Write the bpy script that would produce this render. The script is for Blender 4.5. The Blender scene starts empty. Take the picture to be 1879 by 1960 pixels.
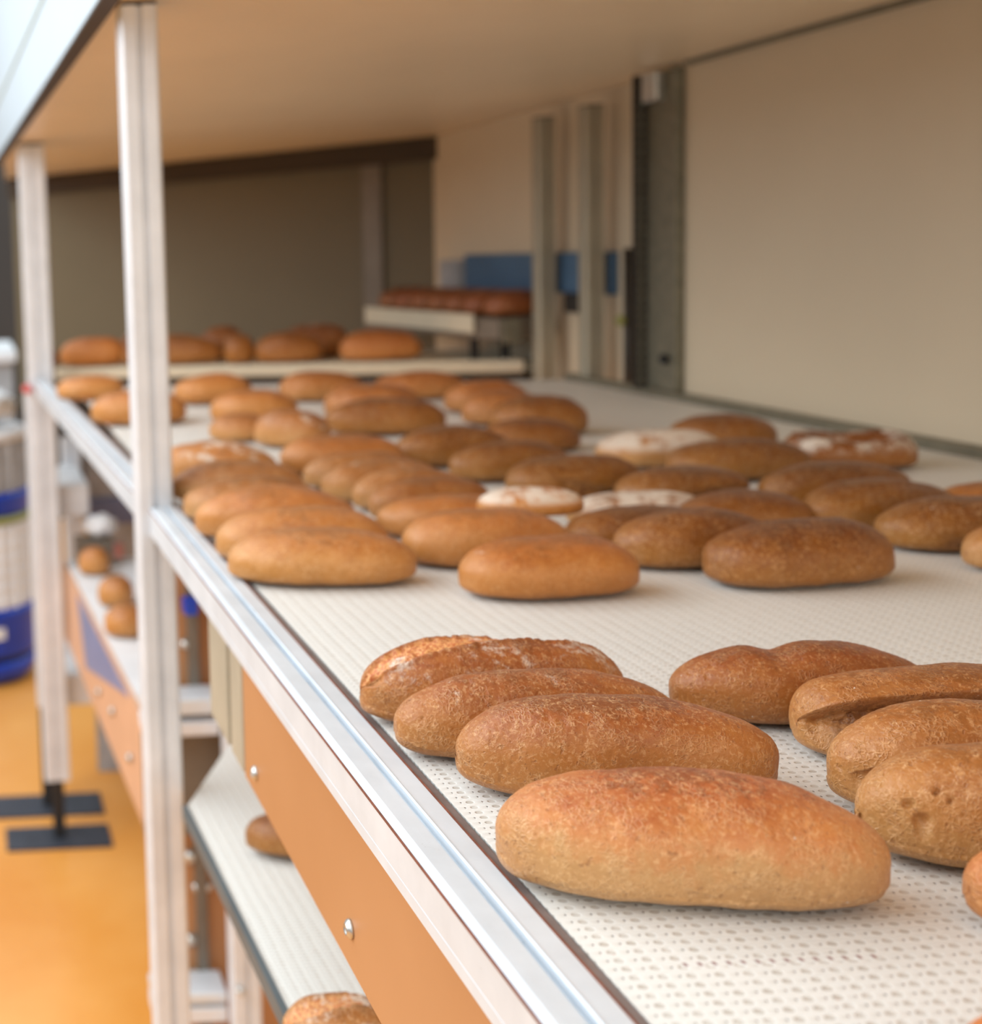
import bpy, bmesh, math, random
import numpy as np
from mathutils import Vector, Matrix, noise

scene = bpy.context.scene
COL = scene.collection
random.seed(7)

# ------------------------------------------------------------------ camera
F_PX, PPX, PPY = 2400.0, -67.0, 718.0      # focal length / principal point in the 1879 x 1960 frame
CAM = Vector((0.0, 0.0, 1.88))
ROLL = 0.048
def _n(v):
    v = np.array(v, float); return v / np.linalg.norm(v)
_Y = _n([0, (PPY - 505) / F_PX, 1]); _yv = F_PX * F_PX / (PPY - 505.)
_Z = -_n([ROLL * _yv / F_PX, -_yv / F_PX, 1]); _X = np.cross(_Y, _Z)
if _X[0] < 0: _X = -_X
MC = np.array([_X, _Y, _Z])
def at(x, y, z=None, Y=None, X=None):
    r = MC @ np.array([(x - PPX) / F_PX, -(y - PPY) / F_PX, 1.])
    c = np.array(CAM)
    t = (z - c[2]) / r[2] if z is not None else (Y / r[1] if Y is not None else X / r[0])
    return Vector(c + t * r)
cd = bpy.data.cameras.new('camera'); cam = bpy.data.objects.new('camera', cd); COL.objects.link(cam)
R = Matrix([[MC[i][0], MC[i][1], -MC[i][2]] for i in range(3)])
cam.matrix_world = Matrix.Translation(CAM) @ R.to_4x4()
cd.sensor_fit = 'HORIZONTAL'; cd.sensor_width = 36.0
W_, H_ = 1879.0, 1960.0
cd.lens = F_PX / W_ * 36.0
cd.shift_x = (W_ / 2 - PPX) / W_
cd.shift_y = -(H_ / 2 - PPY) / W_
cd.clip_start = 0.02; cd.clip_end = 100
cd.dof.use_dof = True
cd.dof.focus_distance = 0.84
cd.dof.aperture_fstop = 5.0
scene.camera = cam

# ------------------------------------------------------------------ light
scene.view_settings.view_transform = 'Standard'
scene.view_settings.look = 'None'
scene.view_settings.gamma = 1.0
scene.view_settings.use_curve_mapping = False
scene.view_settings.exposure = 0.2
world = bpy.data.worlds.new('world'); scene.world = world
world.use_nodes = True
bg = world.node_tree.nodes['Background']
# a bright hall: most light comes down from its ceiling lamps, less from the walls
_wt = world.node_tree; _tc = _wt.nodes.new('ShaderNodeTexCoord'); _sx = _wt.nodes.new('ShaderNodeSeparateXYZ'); _rp = _wt.nodes.new('ShaderNodeValToRGB')
_wt.links.new(_tc.outputs['Generated'], _sx.inputs[0]); _wt.links.new(_sx.outputs[2], _rp.inputs[0]); _wt.links.new(_rp.outputs[0], bg.inputs[0])
_e = _rp.color_ramp.elements
_e[0].position = 0.0; _e[0].color = (0.22, 0.20, 0.19, 1)
_e[1].position = 0.55; _e[1].color = (0.88, 0.97, 1.0, 1)
bg.inputs[1].default_value = 1.4

def area(name, loc, target, sx, sy, power, col):
    ld = bpy.data.lights.new(name, 'AREA'); ld.shape = 'RECTANGLE'; ld.size = sx; ld.size_y = sy
    ld.energy = power; ld.color = col
    o = bpy.data.objects.new(name, ld); COL.objects.link(o); o.location = loc
    o.rotation_euler = (Vector(target) - Vector(loc)).to_track_quat('-Z', 'Y').to_euler()
    return o
area('window_light', (-2.2, 1.5, 3.15), (1.0, 1.6, 1.6), 3.6, 1.7, 78, (0.93, 0.97, 1.0))
area('ceiling_light', (-0.9, 3.4, 4.6), (0.2, 3.0, 1.0), 1.2, 3.5, 45, (1.0, 0.97, 0.93))
area('warm_fill', (1.1, -2.4, 2.0), (1.1, 1.8, 1.7), 2.2, 1.0, 27, (1.0, 0.93, 0.76))  # added warm fill behind the camera, for loaf fronts and the right side

# ------------------------------------------------------------------ materials
def lin(c):
    return tuple(((v / 255) / 12.92 if v / 255 <= 0.04045 else (((v / 255) + 0.055) / 1.055) ** 2.4) for v in c) + (1.0,)
class NT:
    def __init__(s, name):
        s.m = bpy.data.materials.new(name); s.m.use_nodes = True
        s.t = s.m.node_tree; s.b = s.t.nodes['Principled BSDF']
    def n(s, typ, **k):
        nd = s.t.nodes.new(typ)
        for a, v in k.items():
            if a.startswith('i_'):
                key = a[2:]; key = int(key) if key.isdigit() else key.replace('_', ' ')
                nd.inputs[key].default_value = v
            else: setattr(nd, a, v)
        return nd
    def l(s, a, b): s.t.links.new(a, b)
    def math(s, op, a, b=None, clamp=False):
        nd = s.t.nodes.new('ShaderNodeMath'); nd.operation = op; nd.use_clamp = clamp
        for i, v in enumerate((a, b)):
            if v is None: continue
            if isinstance(v, (int, float)): nd.inputs[i].default_value = v
            else: s.l(v, nd.inputs[i])
        return nd.outputs[0]
    def mix(s, fac, a, b, mode='MIX'):
        nd = s.t.nodes.new('ShaderNodeMix'); nd.data_type = 'RGBA'; nd.blend_type = mode
        for i, v in ((0, fac), (6, a), (7, b)):
            if isinstance(v, (int, float)): nd.inputs[i].default_value = v
            elif isinstance(v, tuple): nd.inputs[i].default_value = v
            else: s.l(v, nd.inputs[i])
        return nd.outputs[2]
    def ramp(s, fac, pts):
        nd = s.t.nodes.new('ShaderNodeValToRGB'); e = nd.color_ramp.elements
        while len(e) < len(pts): e.new(0.5)
        for el, (p, c) in zip(e, pts): el.position = p; el.color = c
        s.l(fac, nd.inputs[0]); return nd.outputs[0]
    def smooth(s, v, a, b):
        nd = s.t.nodes.new('ShaderNodeMapRange'); nd.interpolation_type = 'SMOOTHSTEP'
        nd.inputs[1].default_value = a; nd.inputs[2].default_value = b
        s.l(v, nd.inputs[0]); return nd.outputs[0]
    def noise(s, vec, scale, detail=3, rough=0.5, dist=0.0):
        nd = s.t.nodes.new('ShaderNodeTexNoise'); nd.inputs['Scale'].default_value = scale
        nd.inputs['Detail'].default_value = detail; nd.inputs['Roughness'].default_value = rough
        nd.inputs['Distortion'].default_value = dist
        s.l(vec, nd.inputs['Vector']); return nd.outputs['Fac']
    def bump(s, h, strength, dist, prev=None):
        nd = s.t.nodes.new('ShaderNodeBump'); nd.inputs['Strength'].default_value = strength
        nd.inputs['Distance'].default_value = dist; s.l(h, nd.inputs['Height'])
        if prev is not None: s.l(prev, nd.inputs['Normal'])
        return nd.outputs['Normal']

def plain(name, col, rough=0.5, metal=0.0, spec=0.5, var=0.06, scale=8.0, bump=0.0, bscale=60.0, coat=0.0):
    q = NT(name); tc = q.n('ShaderNodeTexCoord').outputs['Object']
    nz = q.noise(tc, scale, 4, 0.6)
    c = lin(col); lo = tuple(v * (1 - var * 2) for v in c[:3]) + (1,); hi = tuple(min(1, v * (1 + var)) for v in c[:3]) + (1,)
    q.l(q.ramp(nz, [(0.3, lo), (0.7, hi)]), q.b.inputs['Base Color'])
    q.b.inputs['Roughness'].default_value = rough; q.b.inputs['Metallic'].default_value = metal
    q.b.inputs['Specular IOR Level'].default_value = spec
    q.b.inputs['Coat Weight'].default_value = coat
    if bump: q.l(q.bump(q.noise(tc, bscale, 3), bump, 0.002), q.b.inputs['Normal'])
    return q.m

def aluminium(name, col, rough=0.38, metal=0.75, axis_scale=(400, 6, 400)):
    q = NT(name); tc = q.n('ShaderNodeTexCoord').outputs['Object']
    mp = q.n('ShaderNodeMapping'); mp.inputs['Scale'].default_value = axis_scale; q.l(tc, mp.inputs['Vector'])
    st = q.noise(mp.outputs[0], 1.0, 3, 0.6)
    big = q.noise(tc, 14, 4, 0.6)
    scr = q.smooth(q.noise(tc, 45, 6, 0.75, 1.5), 0.66, 0.72)
    c = lin(col)
    base = q.ramp(big, [(0.3, tuple(v * 0.9 for v in c[:3]) + (1,)), (0.7, tuple(min(1, v * 1.05) for v in c[:3]) + (1,))])
    base = q.mix(q.math('MULTIPLY', scr, 0.35), base, lin((120, 110, 100)))
    q.l(base, q.b.inputs['Base Color'])
    q.b.inputs['Metallic'].default_value = metal
    q.l(q.math('MULTIPLY_ADD', st, 0.18), q.b.inputs['Roughness'])
    q.b.inputs['Roughness'].links[0].from_node.inputs[2].default_value = rough - 0.09
    q.l(q.bump(st, 0.06, 0.0006), q.b.inputs['Normal'])
    return q.m

def wrapped_panel():
    q = NT('orange_panel'); tc = q.n('ShaderNodeTexCoord').outputs['Object']
    big = q.noise(tc, 3, 3, 0.5)
    base = q.ramp(big, [(0.3, lin((172, 121, 80))), (0.7, lin((184, 133, 92)))])
    mp = q.n('ShaderNodeMapping'); mp.inputs['Scale'].default_value = (10, 9, 40); mp.inputs['Rotation'].default_value = (0.25, 0, 0); q.l(tc, mp.inputs['Vector'])
    s1 = q.smooth(q.noise(mp.outputs[0], 2.5, 5, 0.8, 2.0), 0.69, 0.75)
    s2 = q.smooth(q.noise(tc, 38, 5, 0.8), 0.73, 0.78)
    base = q.mix(q.math('MULTIPLY', s1, 0.5), base, lin((150, 95, 60)))
    base = q.mix(q.math('MULTIPLY', s2, 0.8), base, lin((70, 45, 30)))
    q.l(base, q.b.inputs['Base Color']); q.b.inputs['Roughness'].default_value = 0.42
    return q.m

def belt_material(name, joint=False):
    q = NT(name); tc = q.n('ShaderNodeTexCoord').outputs['Object']
    sp = q.n('ShaderNodeSeparateXYZ'); q.l(tc, sp.inputs[0])
    x, y = sp.outputs[0], sp.outputs[1]
    wob = q.math('MULTIPLY', q.math('SUBTRACT', q.noise(tc, 9, 2), 0.5), 0.006)
    v0 = q.math('DIVIDE', q.math('ADD', y, wob), 0.0078)
    u0 = q.math('DIVIDE', q.math('ADD', x, q.math('MULTIPLY', wob, 0.7)), 0.0146)
    u = q.math('FRACT', u0); v = q.math('FRACT', v0)
    cu = q.n('ShaderNodeCombineXYZ'); q.l(q.math('FLOOR', u0), cu.inputs[0]); q.l(q.math('FLOOR', v0), cu.inputs[1])
    wn = q.n('ShaderNodeTexWhiteNoise'); wn.noise_dimensions = '2D'; q.l(cu.outputs[0], wn.inputs['Vector'])
    rnd = wn.outputs['Value']
    def ell(cx, cy, rx, ry, a=0.7, b=1.15):
        dx = q.math('DIVIDE', q.math('SUBTRACT', u, cx), rx); dy = q.math('DIVIDE', q.math('SUBTRACT', v, cy), ry)
        d = q.math('SQRT', q.math('ADD', q.math('MULTIPLY', dx, dx), q.math('MULTIPLY', dy, dy)))
        return q.math('SUBTRACT', 1.0, q.smooth(d, a, b))
    oval = ell(0.28, 0.46, 0.19, 0.27)
    dot = ell(0.86, 0.48, 0.042, 0.13, 0.6, 1.2)
    # long low wedge leading up to the pin hole
    w_ = q.math('MULTIPLY', q.smooth(u, 0.45, 0.84), q.math('SUBTRACT', 1.0, q.smooth(u, 0.84, 0.88)))
    wv = q.math('SUBTRACT', 1.0, q.smooth(q.math('ABSOLUTE', q.math('SUBTRACT', v, 0.42)), 0.16, 0.32))
    wedge = q.math('MULTIPLY', w_, wv)
    # each strand of the weave bulges between two rows
    row = q.math('SINE', q.math('MULTIPLY', v, math.pi))
    slant = q.math('FRACT', q.math('ADD', u, q.math('MULTIPLY', v, -0.55)))
    strand = q.math('SINE', q.math('MULTIPLY', slant, math.pi))
    white = lin((228, 229, 226))
    base = q.mix(q.math('MULTIPLY', oval, q.math('ADD', 0.40, q.math('MULTIPLY', rnd, 0.3))), white, lin((176, 168, 156)))
    base = q.mix(q.math('MULTIPLY', wedge, 0.22), base, lin((190, 186, 180)))
    base = q.mix(q.math('MULTIPLY', dot, 0.85), base, q.mix(rnd, lin((58, 48, 46)), lin((120, 96, 88))))
    crumb = q.smooth(q.noise(tc, 130, 2, 0.5), 0.735, 0.76)
    base = q.mix(q.math('MULTIPLY', crumb, 0.5), base, lin((190, 120, 90)))
    h = q.math('SUBTRACT', q.math('ADD', q.math('MULTIPLY', row, 0.35), q.math('MULTIPLY', strand, 0.30)),
               q.math('ADD', q.math('MULTIPLY', oval, 0.8), q.math('ADD', q.math('MULTIPLY', dot, 1.2), q.math('MULTIPLY', wedge, 0.35))))
    if joint:
        g = q.math('SUBTRACT', 1.0, q.smooth(q.math('ABSOLUTE', q.math('SUBTRACT', y, 0.6215)), 0.0026, 0.0034))
        g = q.math('MULTIPLY', g, q.math('MULTIPLY', q.smooth(x, 0.352, 0.354), q.math('SUBTRACT', 1.0, q.smooth(x, 0.455, 0.457))))
        uu = q.math('FRACT', q.math('DIVIDE', x, 0.0075))
        dd = q.math('SUBTRACT', 1.0, q.smooth(q.math('ABSOLUTE', q.math('SUBTRACT', uu, 0.5)), 0.10, 0.2))
        dd = q.math('MULTIPLY', dd, q.math('SUBTRACT', 1.0, q.smooth(q.math('ABSOLUTE', q.math('SUBTRACT', y, 0.6215)), 0.0012, 0.0022)))
        base = q.mix(g, base, q.mix(q.math('MULTIPLY', dd, 0.75), white, lin((130, 75, 75))))
    q.l(base, q.b.inputs['Base Color'])
    q.b.inputs['Roughness'].default_value = 0.5
    q.l(q.bump(h, 0.55, 0.0012), q.b.inputs['Normal'])
    return q.m

def crust(name, low, mid, top, flour=(232, 222, 208), vein=1.0, veinlight=0.17, zt=(0.30, 0.55, 0.86)):
    """rye-bun crust: paler where the loaves leaned together and browner on the crown; obj.color.rgb tints, alpha = flour amount"""
    q = NT(name); tcn = q.n('ShaderNodeTexCoord'); tc = tcn.outputs['Object']
    oi = q.n('ShaderNodeObjectInfo')
    add = q.n('ShaderNodeVectorMath'); add.operation = 'ADD'; q.l(tc, add.inputs[0])
    rv = q.n('ShaderNodeCombineXYZ'); q.l(q.math('MULTIPLY', oi.outputs['Random'], 37.0), rv.inputs[0]); q.l(q.math('MULTIPLY', oi.outputs['Random'], 19.0), rv.inputs[1])
    q.l(rv.outputs[0], add.inputs[1]); P = add.outputs[0]
    sp = q.n('ShaderNodeSeparateXYZ'); q.l(tcn.outputs['Generated'], sp.inputs[0])
    # warped coordinate
    wn = q.n('ShaderNodeTexNoise'); wn.inputs['Scale'].default_value = 90; wn.inputs['Detail'].default_value = 2; q.l(P, wn.inputs['Vector'])
    ws = q.n('ShaderNodeVectorMath'); ws.operation = 'SCALE'; ws.inputs['Scale'].default_value = 0.007; q.l(wn.outputs['Color'], ws.inputs[0])
    wa = q.n('ShaderNodeVectorMath'); wa.operation = 'ADD'; q.l(P, wa.inputs[0]); q.l(ws.outputs[0], wa.inputs[1])
    vo = q.n('ShaderNodeTexVoronoi', feature='DISTANCE_TO_EDGE'); vo.inputs['Scale'].default_value = 330; q.l(wa.outputs[0], vo.inputs['Vector'])
    v1 = q.math('SUBTRACT', 1.0, q.smooth(vo.outputs['Distance'], 0.0, 0.24))
    vmask = q.smooth(q.noise(P, 60, 3, 0.6), 0.42, 0.62)
    v1 = q.math('MULTIPLY', v1, vmask)
    fine = q.noise(P, 420, 4, 0.65); med = q.noise(P, 110, 4, 0.6); big = q.noise(P, 17, 3, 0.55)
    hgt = q.math('ADD', sp.outputs[2], q.math('ADD', q.math('MULTIPLY', q.math('SUBTRACT', med, 0.5), 0.55), q.math('MULTIPLY', q.math('SUBTRACT', big, 0.5), 0.55)))
    base = q.ramp(hgt, [(0.0, lin(tuple(int(c * 0.92) for c in low))), (zt[0], lin(low)), (zt[1], lin(mid)), (zt[2], lin(top)), (1.0, lin(tuple(int(c * 0.86) for c in top)))])
    att = q.n('ShaderNodeAttribute'); att.attribute_name = 'crumb'
    cm = q.mix(q.smooth(q.noise(P, 300, 4, 0.7), 0.38, 0.62), lin((188, 104, 58)), lin((226, 168, 108)))
    cd_ = q.mix(q.smooth(q.noise(P, 160, 4, 0.7), 0.4, 0.6), lin((112, 66, 26)), lin((176, 126, 76)))
    sa = q.n('ShaderNodeSeparateColor'); q.l(att.outputs['Color'], sa.inputs[0])
    # ends are a little browner
    ex = q.math('MULTIPLY', q.math('ABSOLUTE', q.math('SUBTRACT', sp.outputs[0], 0.5)), 2.0)
    base = q.mix(q.math('MULTIPLY', q.smooth(ex, 0.72, 1.0), 0.45), base, lin(tuple(int(c * 0.9) for c in mid)))
    mot = q.noise(P, 300, 5, 0.7, 0.6)
    base = q.mix(q.math('MULTIPLY', q.smooth(mot, 0.50, 0.66), 0.38), base, lin((236, 190, 138)))
    base = q.mix(q.math('MULTIPLY', q.smooth(fine, 0.55, 0.75), 0.35), base, lin(tuple(int(c * 0.74) for c in mid)))
    base = q.mix(q.math('MULTIPLY', v1, veinlight), base, lin((240, 196, 146)))
    pits = q.smooth(q.noise(P, 240, 2, 0.5), 0.64, 0.72)
    base = q.mix(q.math('MULTIPLY', pits, 0.35), base, lin((120, 62, 26)))
    base = q.mix(sa.outputs[0], base, cm); base = q.mix(sa.outputs[1], base, cd_)
    # flour specks and streaks
    fl1 = q.smooth(q.noise(P, 190, 2, 0.5), 0.765, 0.79)
    streak = q.noise(P, 30, 6, 0.72, 0.15)
    fm = q.math('SUBTRACT', 0.80, q.math('MULTIPLY', oi.outputs['Alpha'], 0.52))
    fl2 = q.math('MULTIPLY', q.math('GREATER_THAN', oi.outputs['Alpha'], 0.02), q.math('DIVIDE', q.math('SUBTRACT', streak, fm), 0.13, clamp=False), clamp=True)
    topm = q.smooth(sp.outputs[2], 0.40, 0.70)
    flm = q.math('MAXIMUM', q.math('MULTIPLY', fl1, 0.6), q.math('MULTIPLY', q.math('MULTIPLY', fl2, topm), 0.85))
    # dusting on the sole
    sole = q.math('MULTIPLY', q.math('SUBTRACT', 1.0, q.smooth(sp.outputs[2], 0.02, 0.08)), q.smooth(med, 0.5, 0.6))
    flm = q.math('MAXIMUM', flm, q.math('MULTIPLY', sole, 0.6))
    tint = q.mix(1.0, base, oi.outputs['Color'], 'MULTIPLY')
    base = q.mix(flm, tint, lin(flour))
    q.l(base, q.b.inputs['Base Color'])
    q.b.inputs['Roughness'].default_value = 0.44
    q.b.inputs['Specular IOR Level'].default_value = 0.5
    q.b.inputs['Sheen Weight'].default_value = 0.06
    h = q.math('ADD', q.math('MULTIPLY', v1, 0.55), q.math('ADD', q.math('MULTIPLY', fine, 0.6), q.math('ADD', q.math('MULTIPLY', med, 0.8), q.math('MULTIPLY', pits, -0.5))))
    q.l(q.bump(h, 0.5 * vein, 0.0015), q.b.inputs['Normal'])
    return q.m

M = dict(
    alu=aluminium('brushed_aluminium', (216, 224, 232), 0.48, 0.3),
    alu_v=aluminium('post_aluminium', (222, 225, 230), 0.5, 0.12, (400, 400, 6)),
    alu_shade=aluminium('shade_toned_aluminium', (176, 170, 152), 0.5, 0.2, (400, 400, 6)),  # dim far light and tan floor reflection put into the base colour
    alu_in=plain('grey_seal', (138, 128, 128), 0.55, 0.2, var=0.1, scale=60),
    rust=plain('brown_seam', (128, 74, 56), 0.7, var=0.2, scale=90),
    groove=plain('groove_shadow_gap', (120, 128, 138), 0.5, 0.5),
    steel=plain('zinc_steel', (205, 205, 202), 0.3, 0.85, var=0.08, scale=120),
    galv=plain('galvanised_upright', (128, 124, 108), 0.5, 0.35, var=0.12, scale=40),
    galv_dark=plain('dark_slotted_steel', (62, 58, 54), 0.5, 0.4, var=0.1, scale=40),
    dark=plain('dark_rubber', (34, 33, 34), 0.6, var=0.1),
    slate=plain('slate_plate', (62, 66, 76), 0.45, 0.2, var=0.12, scale=25),
    darkedge=plain('belt_side_edge', (92, 104, 110), 0.5, 0.2),
    greyplate=plain('grey_metal_plate', (122, 112, 100), 0.5, 0.3, var=0.08),
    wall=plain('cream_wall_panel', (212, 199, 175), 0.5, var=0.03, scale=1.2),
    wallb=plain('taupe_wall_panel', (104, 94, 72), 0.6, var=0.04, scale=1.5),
    ceil=plain('beige_ceiling_panel', (238, 220, 192), 0.38, var=0.04, scale=1.4),
    brownbeam=plain('dark_brown_beam', (58, 44, 26), 0.6),
    white=plain('white_plastic', (232, 234, 238), 0.4, var=0.04),
    offwhite=plain('offwhite_plastic', (214, 206, 184), 0.45, var=0.04),
    greywhite=plain('grey_white_film', (176, 178, 182), 0.5, var=0.15, scale=14),
    blue=plain('blue_plastic', (16, 62, 178), 0.35, var=0.1),
    steelblue=plain('steel_blue_plastic', (74, 108, 142), 0.4, var=0.06),
    paleblue=plain('pale_blue_film', (120, 134, 178), 0.4, var=0.1),
    red=plain('red_plastic', (212, 92, 92), 0.4),
    faintred=plain('faded_red_plastic', (206, 150, 152), 0.5),
    lime=plain('olive_plastic', (150, 152, 88), 0.45),
    darkgrey=plain('dark_grey_wall', (66, 62, 60), 0.6, var=0.06, scale=1.0),
    panelwhite=plain('white_fascia', (196, 214, 228), 0.4, var=0.01),
    greenseam=plain('pale_green_seam', (168, 182, 170), 0.5),
    pink=plain('pinkish_panel', (214, 168, 136), 0.45, var=0.06),
    orange=wrapped_panel(),
    belt=belt_material('woven_white_belt', True),
    belt2=belt_material('woven_lower_belt'),
)
q = NT('epoxy_floor'); tc = q.n('ShaderNodeTexCoord').outputs['Object']
q.l(q.ramp(q.noise(tc, 1.6, 5, 0.6, 0.4), [(0.3, lin((214, 138, 52))), (0.7, lin((232, 166, 88)))]), q.b.inputs['Base Color'])
q.b.inputs['Roughness'].default_value = 0.28
q.l(q.bump(q.noise(tc, 9, 3), 0.08, 0.01), q.b.inputs['Normal'])
M['floor'] = q.m
CR = dict(
    front=crust('crust_pale_side', (195, 145, 91), (197, 126, 69), (168, 89, 43), zt=(0.40, 0.66, 0.95)),
    amber=crust('crust_amber', (176, 113, 50), (179, 113, 53), (152, 82, 34)),
    tan=crust('crust_tan', (189, 138, 79), (185, 125, 65), (160, 97, 41)),
    brown=crust('crust_brown', (154, 102, 36), (143, 87, 17), (114, 61, 5), veinlight=0.10),
    soft=crust('crust_soft', (185, 123, 55), (199, 136, 71), (179, 110, 50), veinlight=0.08, vein=0.6),
    red=crust('crust_red', (145, 78, 21), (131, 63, 10), (104, 43, 3), veinlight=0.05, vein=0.5),
)

# ------------------------------------------------------------------ builders
def link(name, bm, mat, parent=None, smooth=False):
    me = bpy.data.meshes.new(name)
    bmesh.ops.recalc_face_normals(bm, faces=bm.faces)
    bm.to_mesh(me); bm.free()
    for m in (mat if isinstance(mat, (list, tuple)) else [mat]): me.materials.append(m)
    if smooth:
        for p in me.polygons: p.use_smooth = True
    o = bpy.data.objects.new(name, me); COL.objects.link(o)
    if parent is not None:
        o.parent = parent
        o.matrix_parent_inverse = Matrix.Identity(4)
    return o
def tag(o, label=None, cat=None, group=None, kind=None):
    if label: o['label'] = label
    if cat: o['category'] = cat
    if group: o['group'] = group
    if kind: o['kind'] = kind
    return o
def thing(name, loc, label, cat, group=None):
    o = bpy.data.objects.new(name, None); COL.objects.link(o); o.location = loc
    o.empty_display_size = 0.05
    return tag(o, label, cat, group)
def world_part(o):
    """geometry was written in world coordinates: shift it to its parent's frame"""
    if o.parent is not None:
        o.data.transform(Matrix.Translation(-o.parent.location))
    return o
def recenter(o):
    """put a top-level mesh's origin at the middle of its base"""
    vs = [v.co for v in o.data.vertices]
    c = Vector(((min(v.x for v in vs) + max(v.x for v in vs)) / 2, (min(v.y for v in vs) + max(v.y for v in vs)) / 2, min(v.z for v in vs)))
    o.data.transform(Matrix.Translation(-c)); o.location = c
    return o
def box_bm(x0, x1, y0, y1, z0, z1, bevel=0.0, bm=None):
    bm = bm or bmesh.new()
    r = bmesh.ops.create_cube(bm, size=1.0)
    for v in r['verts']:
        v.co = Vector(((x0 + x1) / 2 + v.co.x * (x1 - x0), (y0 + y1) / 2 + v.co.y * (y1 - y0), (z0 + z1) / 2 + v.co.z * (z1 - z0)))
    if bevel:
        es = list({e for v in r['verts'] for e in v.link_edges})
        bmesh.ops.bevel(bm, geom=es, offset=bevel, segments=2, affect='EDGES', profile=0.5)
    return bm
def slab_bm(poly, z0, z1, bevel=0.0):
    """poly: (x, y[, dz]) counter-clockwise"""
    bm = bmesh.new()
    lo = [bm.verts.new((p[0], p[1], z0 + (p[2] if len(p) > 2 else 0))) for p in poly]
    hi = [bm.verts.new((p[0], p[1], z1 + (p[2] if len(p) > 2 else 0))) for p in poly]
    bm.faces.new(hi); bm.faces.new(lo[::-1])
    n = len(poly)
    for i in range(n): bm.faces.new((lo[i], lo[(i + 1) % n], hi[(i + 1) % n], hi[i]))
    if bevel: bmesh.ops.bevel(bm, geom=list(bm.edges), offset=bevel, segments=2, affect='EDGES', profile=0.5)
    return bm
def extrude_bm(profile, p0, p1, right, up, matidx=None):
    """profile: list of (u, v); swept from p0 to p1; matidx gives the material of each side face"""
    bm = bmesh.new(); p0 = Vector(p0); p1 = Vector(p1); right = Vector(right); up = Vector(up)
    a = [bm.verts.new(p0 + right * u + up * v) for u, v in profile]
    b = [bm.verts.new(p1 + right * u + up * v) for u, v in profile]
    n = len(profile)
    for i in range(n):
        f = bm.faces.new((a[i], a[(i + 1) % n], b[(i + 1) % n], b[i]))
        if matidx: f.material_index = matidx[i]
    bm.faces.new(a[::-1]); bm.faces.new(b)
    return bm
def slot_profile(w, h, g=0.008, d=0.006, r=0.003, faces='tblr'):
    """square aluminium extrusion with a groove down the middle of each face, centred on 0,0"""
    a, b = w / 2, h / 2; p = []
    def side(c0, c1, inward, on, n=1):
        c0 = Vector(c0); c1 = Vector(c1); inward = Vector(inward); t = (c1 - c0).normalized()
        p.append(c0 + t * r)
        if on:
            m = (c0 + c1) / 2
            p.extend([m - t * g / 2, m - t * g / 2 + inward * d, m + t * g / 2 + inward * d, m + t * g / 2])
        p.append(c1 - t * r)
    side((-a, -b), (a, -b), (0, 1), 'b' in faces); side((a, -b), (a, b), (-1, 0), 'r' in faces)
    side((a, b), (-a, b), (0, -1), 't' in faces); side((-a, b), (-a, -b), (1, 0), 'l' in faces)
    return [(v.x, v.y) for v in p]
def lathe_bm(prof, n=24, bm=None, centre=(0, 0, 0), axis='Z'):
    bm = bm or bmesh.new(); c = Vector(centre); rings = []
    for r, h in prof:
        ring = []
        for i in range(n):
            a = 2 * math.pi * i / n
            v = Vector((r * math.cos(a), r * math.sin(a), h))
            if axis == 'X': v = Vector((-v.z, v.x, v.y))
            if axis == 'Y': v = Vector((v.x, -v.z, v.y))
            ring.append(bm.verts.new(c + v))
        rings.append(ring)
    for k in range(len(rings) - 1):
        for i in range(n): bm.faces.new((rings[k][i], rings[k][(i + 1) % n], rings[k + 1][(i + 1) % n], rings[k + 1][i]))
    bm.faces.new(rings[0][::-1]); bm.faces.new(rings[-1])
    return bm

# ------------------------------------------------------------------ large structure
BELT = 1.5
o = link('floor', box_bm(-6, 6, -3, 12, -0.1, 0), M['floor']); tag(o, 'glossy orange epoxy hall floor', kind='structure')
o = link('wall_back', box_bm(-6, 3, 9.0, 9.1, 0, 2.9), M['darkgrey']); tag(o, 'dark grey far wall of the hall', kind='structure')

XW = 1.60
o = link('wall_right', box_bm(XW, XW + 0.03, -0.4, 2.86, 1.35, 2.26), M['wall']); tag(o, 'cream side wall panel to the right of the belt', kind='structure')
o = link('wall_right_rear', box_bm(1.66, 1.69, 2.861, 4.46, 1.0, 2.245), M['wall']); tag(o, 'cream side wall beyond the slotted upright', kind='structure')
# rear wall of the enclosure runs slightly askew
P0 = Vector((1.69, 4.43, 0)); P1 = Vector((0.22, 5.62, 0)); dv = (P1 - P0).normalized(); nv = Vector((dv.y, -dv.x, 0))
if nv.y < 0: nv = -nv
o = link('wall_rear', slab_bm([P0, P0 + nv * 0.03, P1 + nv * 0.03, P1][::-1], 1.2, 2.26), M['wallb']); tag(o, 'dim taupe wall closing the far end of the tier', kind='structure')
q0 = P0 - nv * 0.03; q1 = P1 - nv * 0.03
o = link('trim_1', slab_bm([q0, P0 - nv * 0.001, P1 - nv * 0.001, q1][::-1], 2.165, 2.244), M['brownbeam']); tag(o, 'dark brown beam along the top of the rear wall', kind='structure')
s0 = P0 + dv * 0.22; s1 = P0 + dv * 0.29
o = link('trim_2', slab_bm([s0 - nv * 0.02, s0 - nv * 0.001, s1 - nv * 0.001, s1 - nv * 0.02], 1.3, 2.164), M['greyplate']); tag(o, 'grey upright strip on the rear wall', kind='structure')
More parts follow.
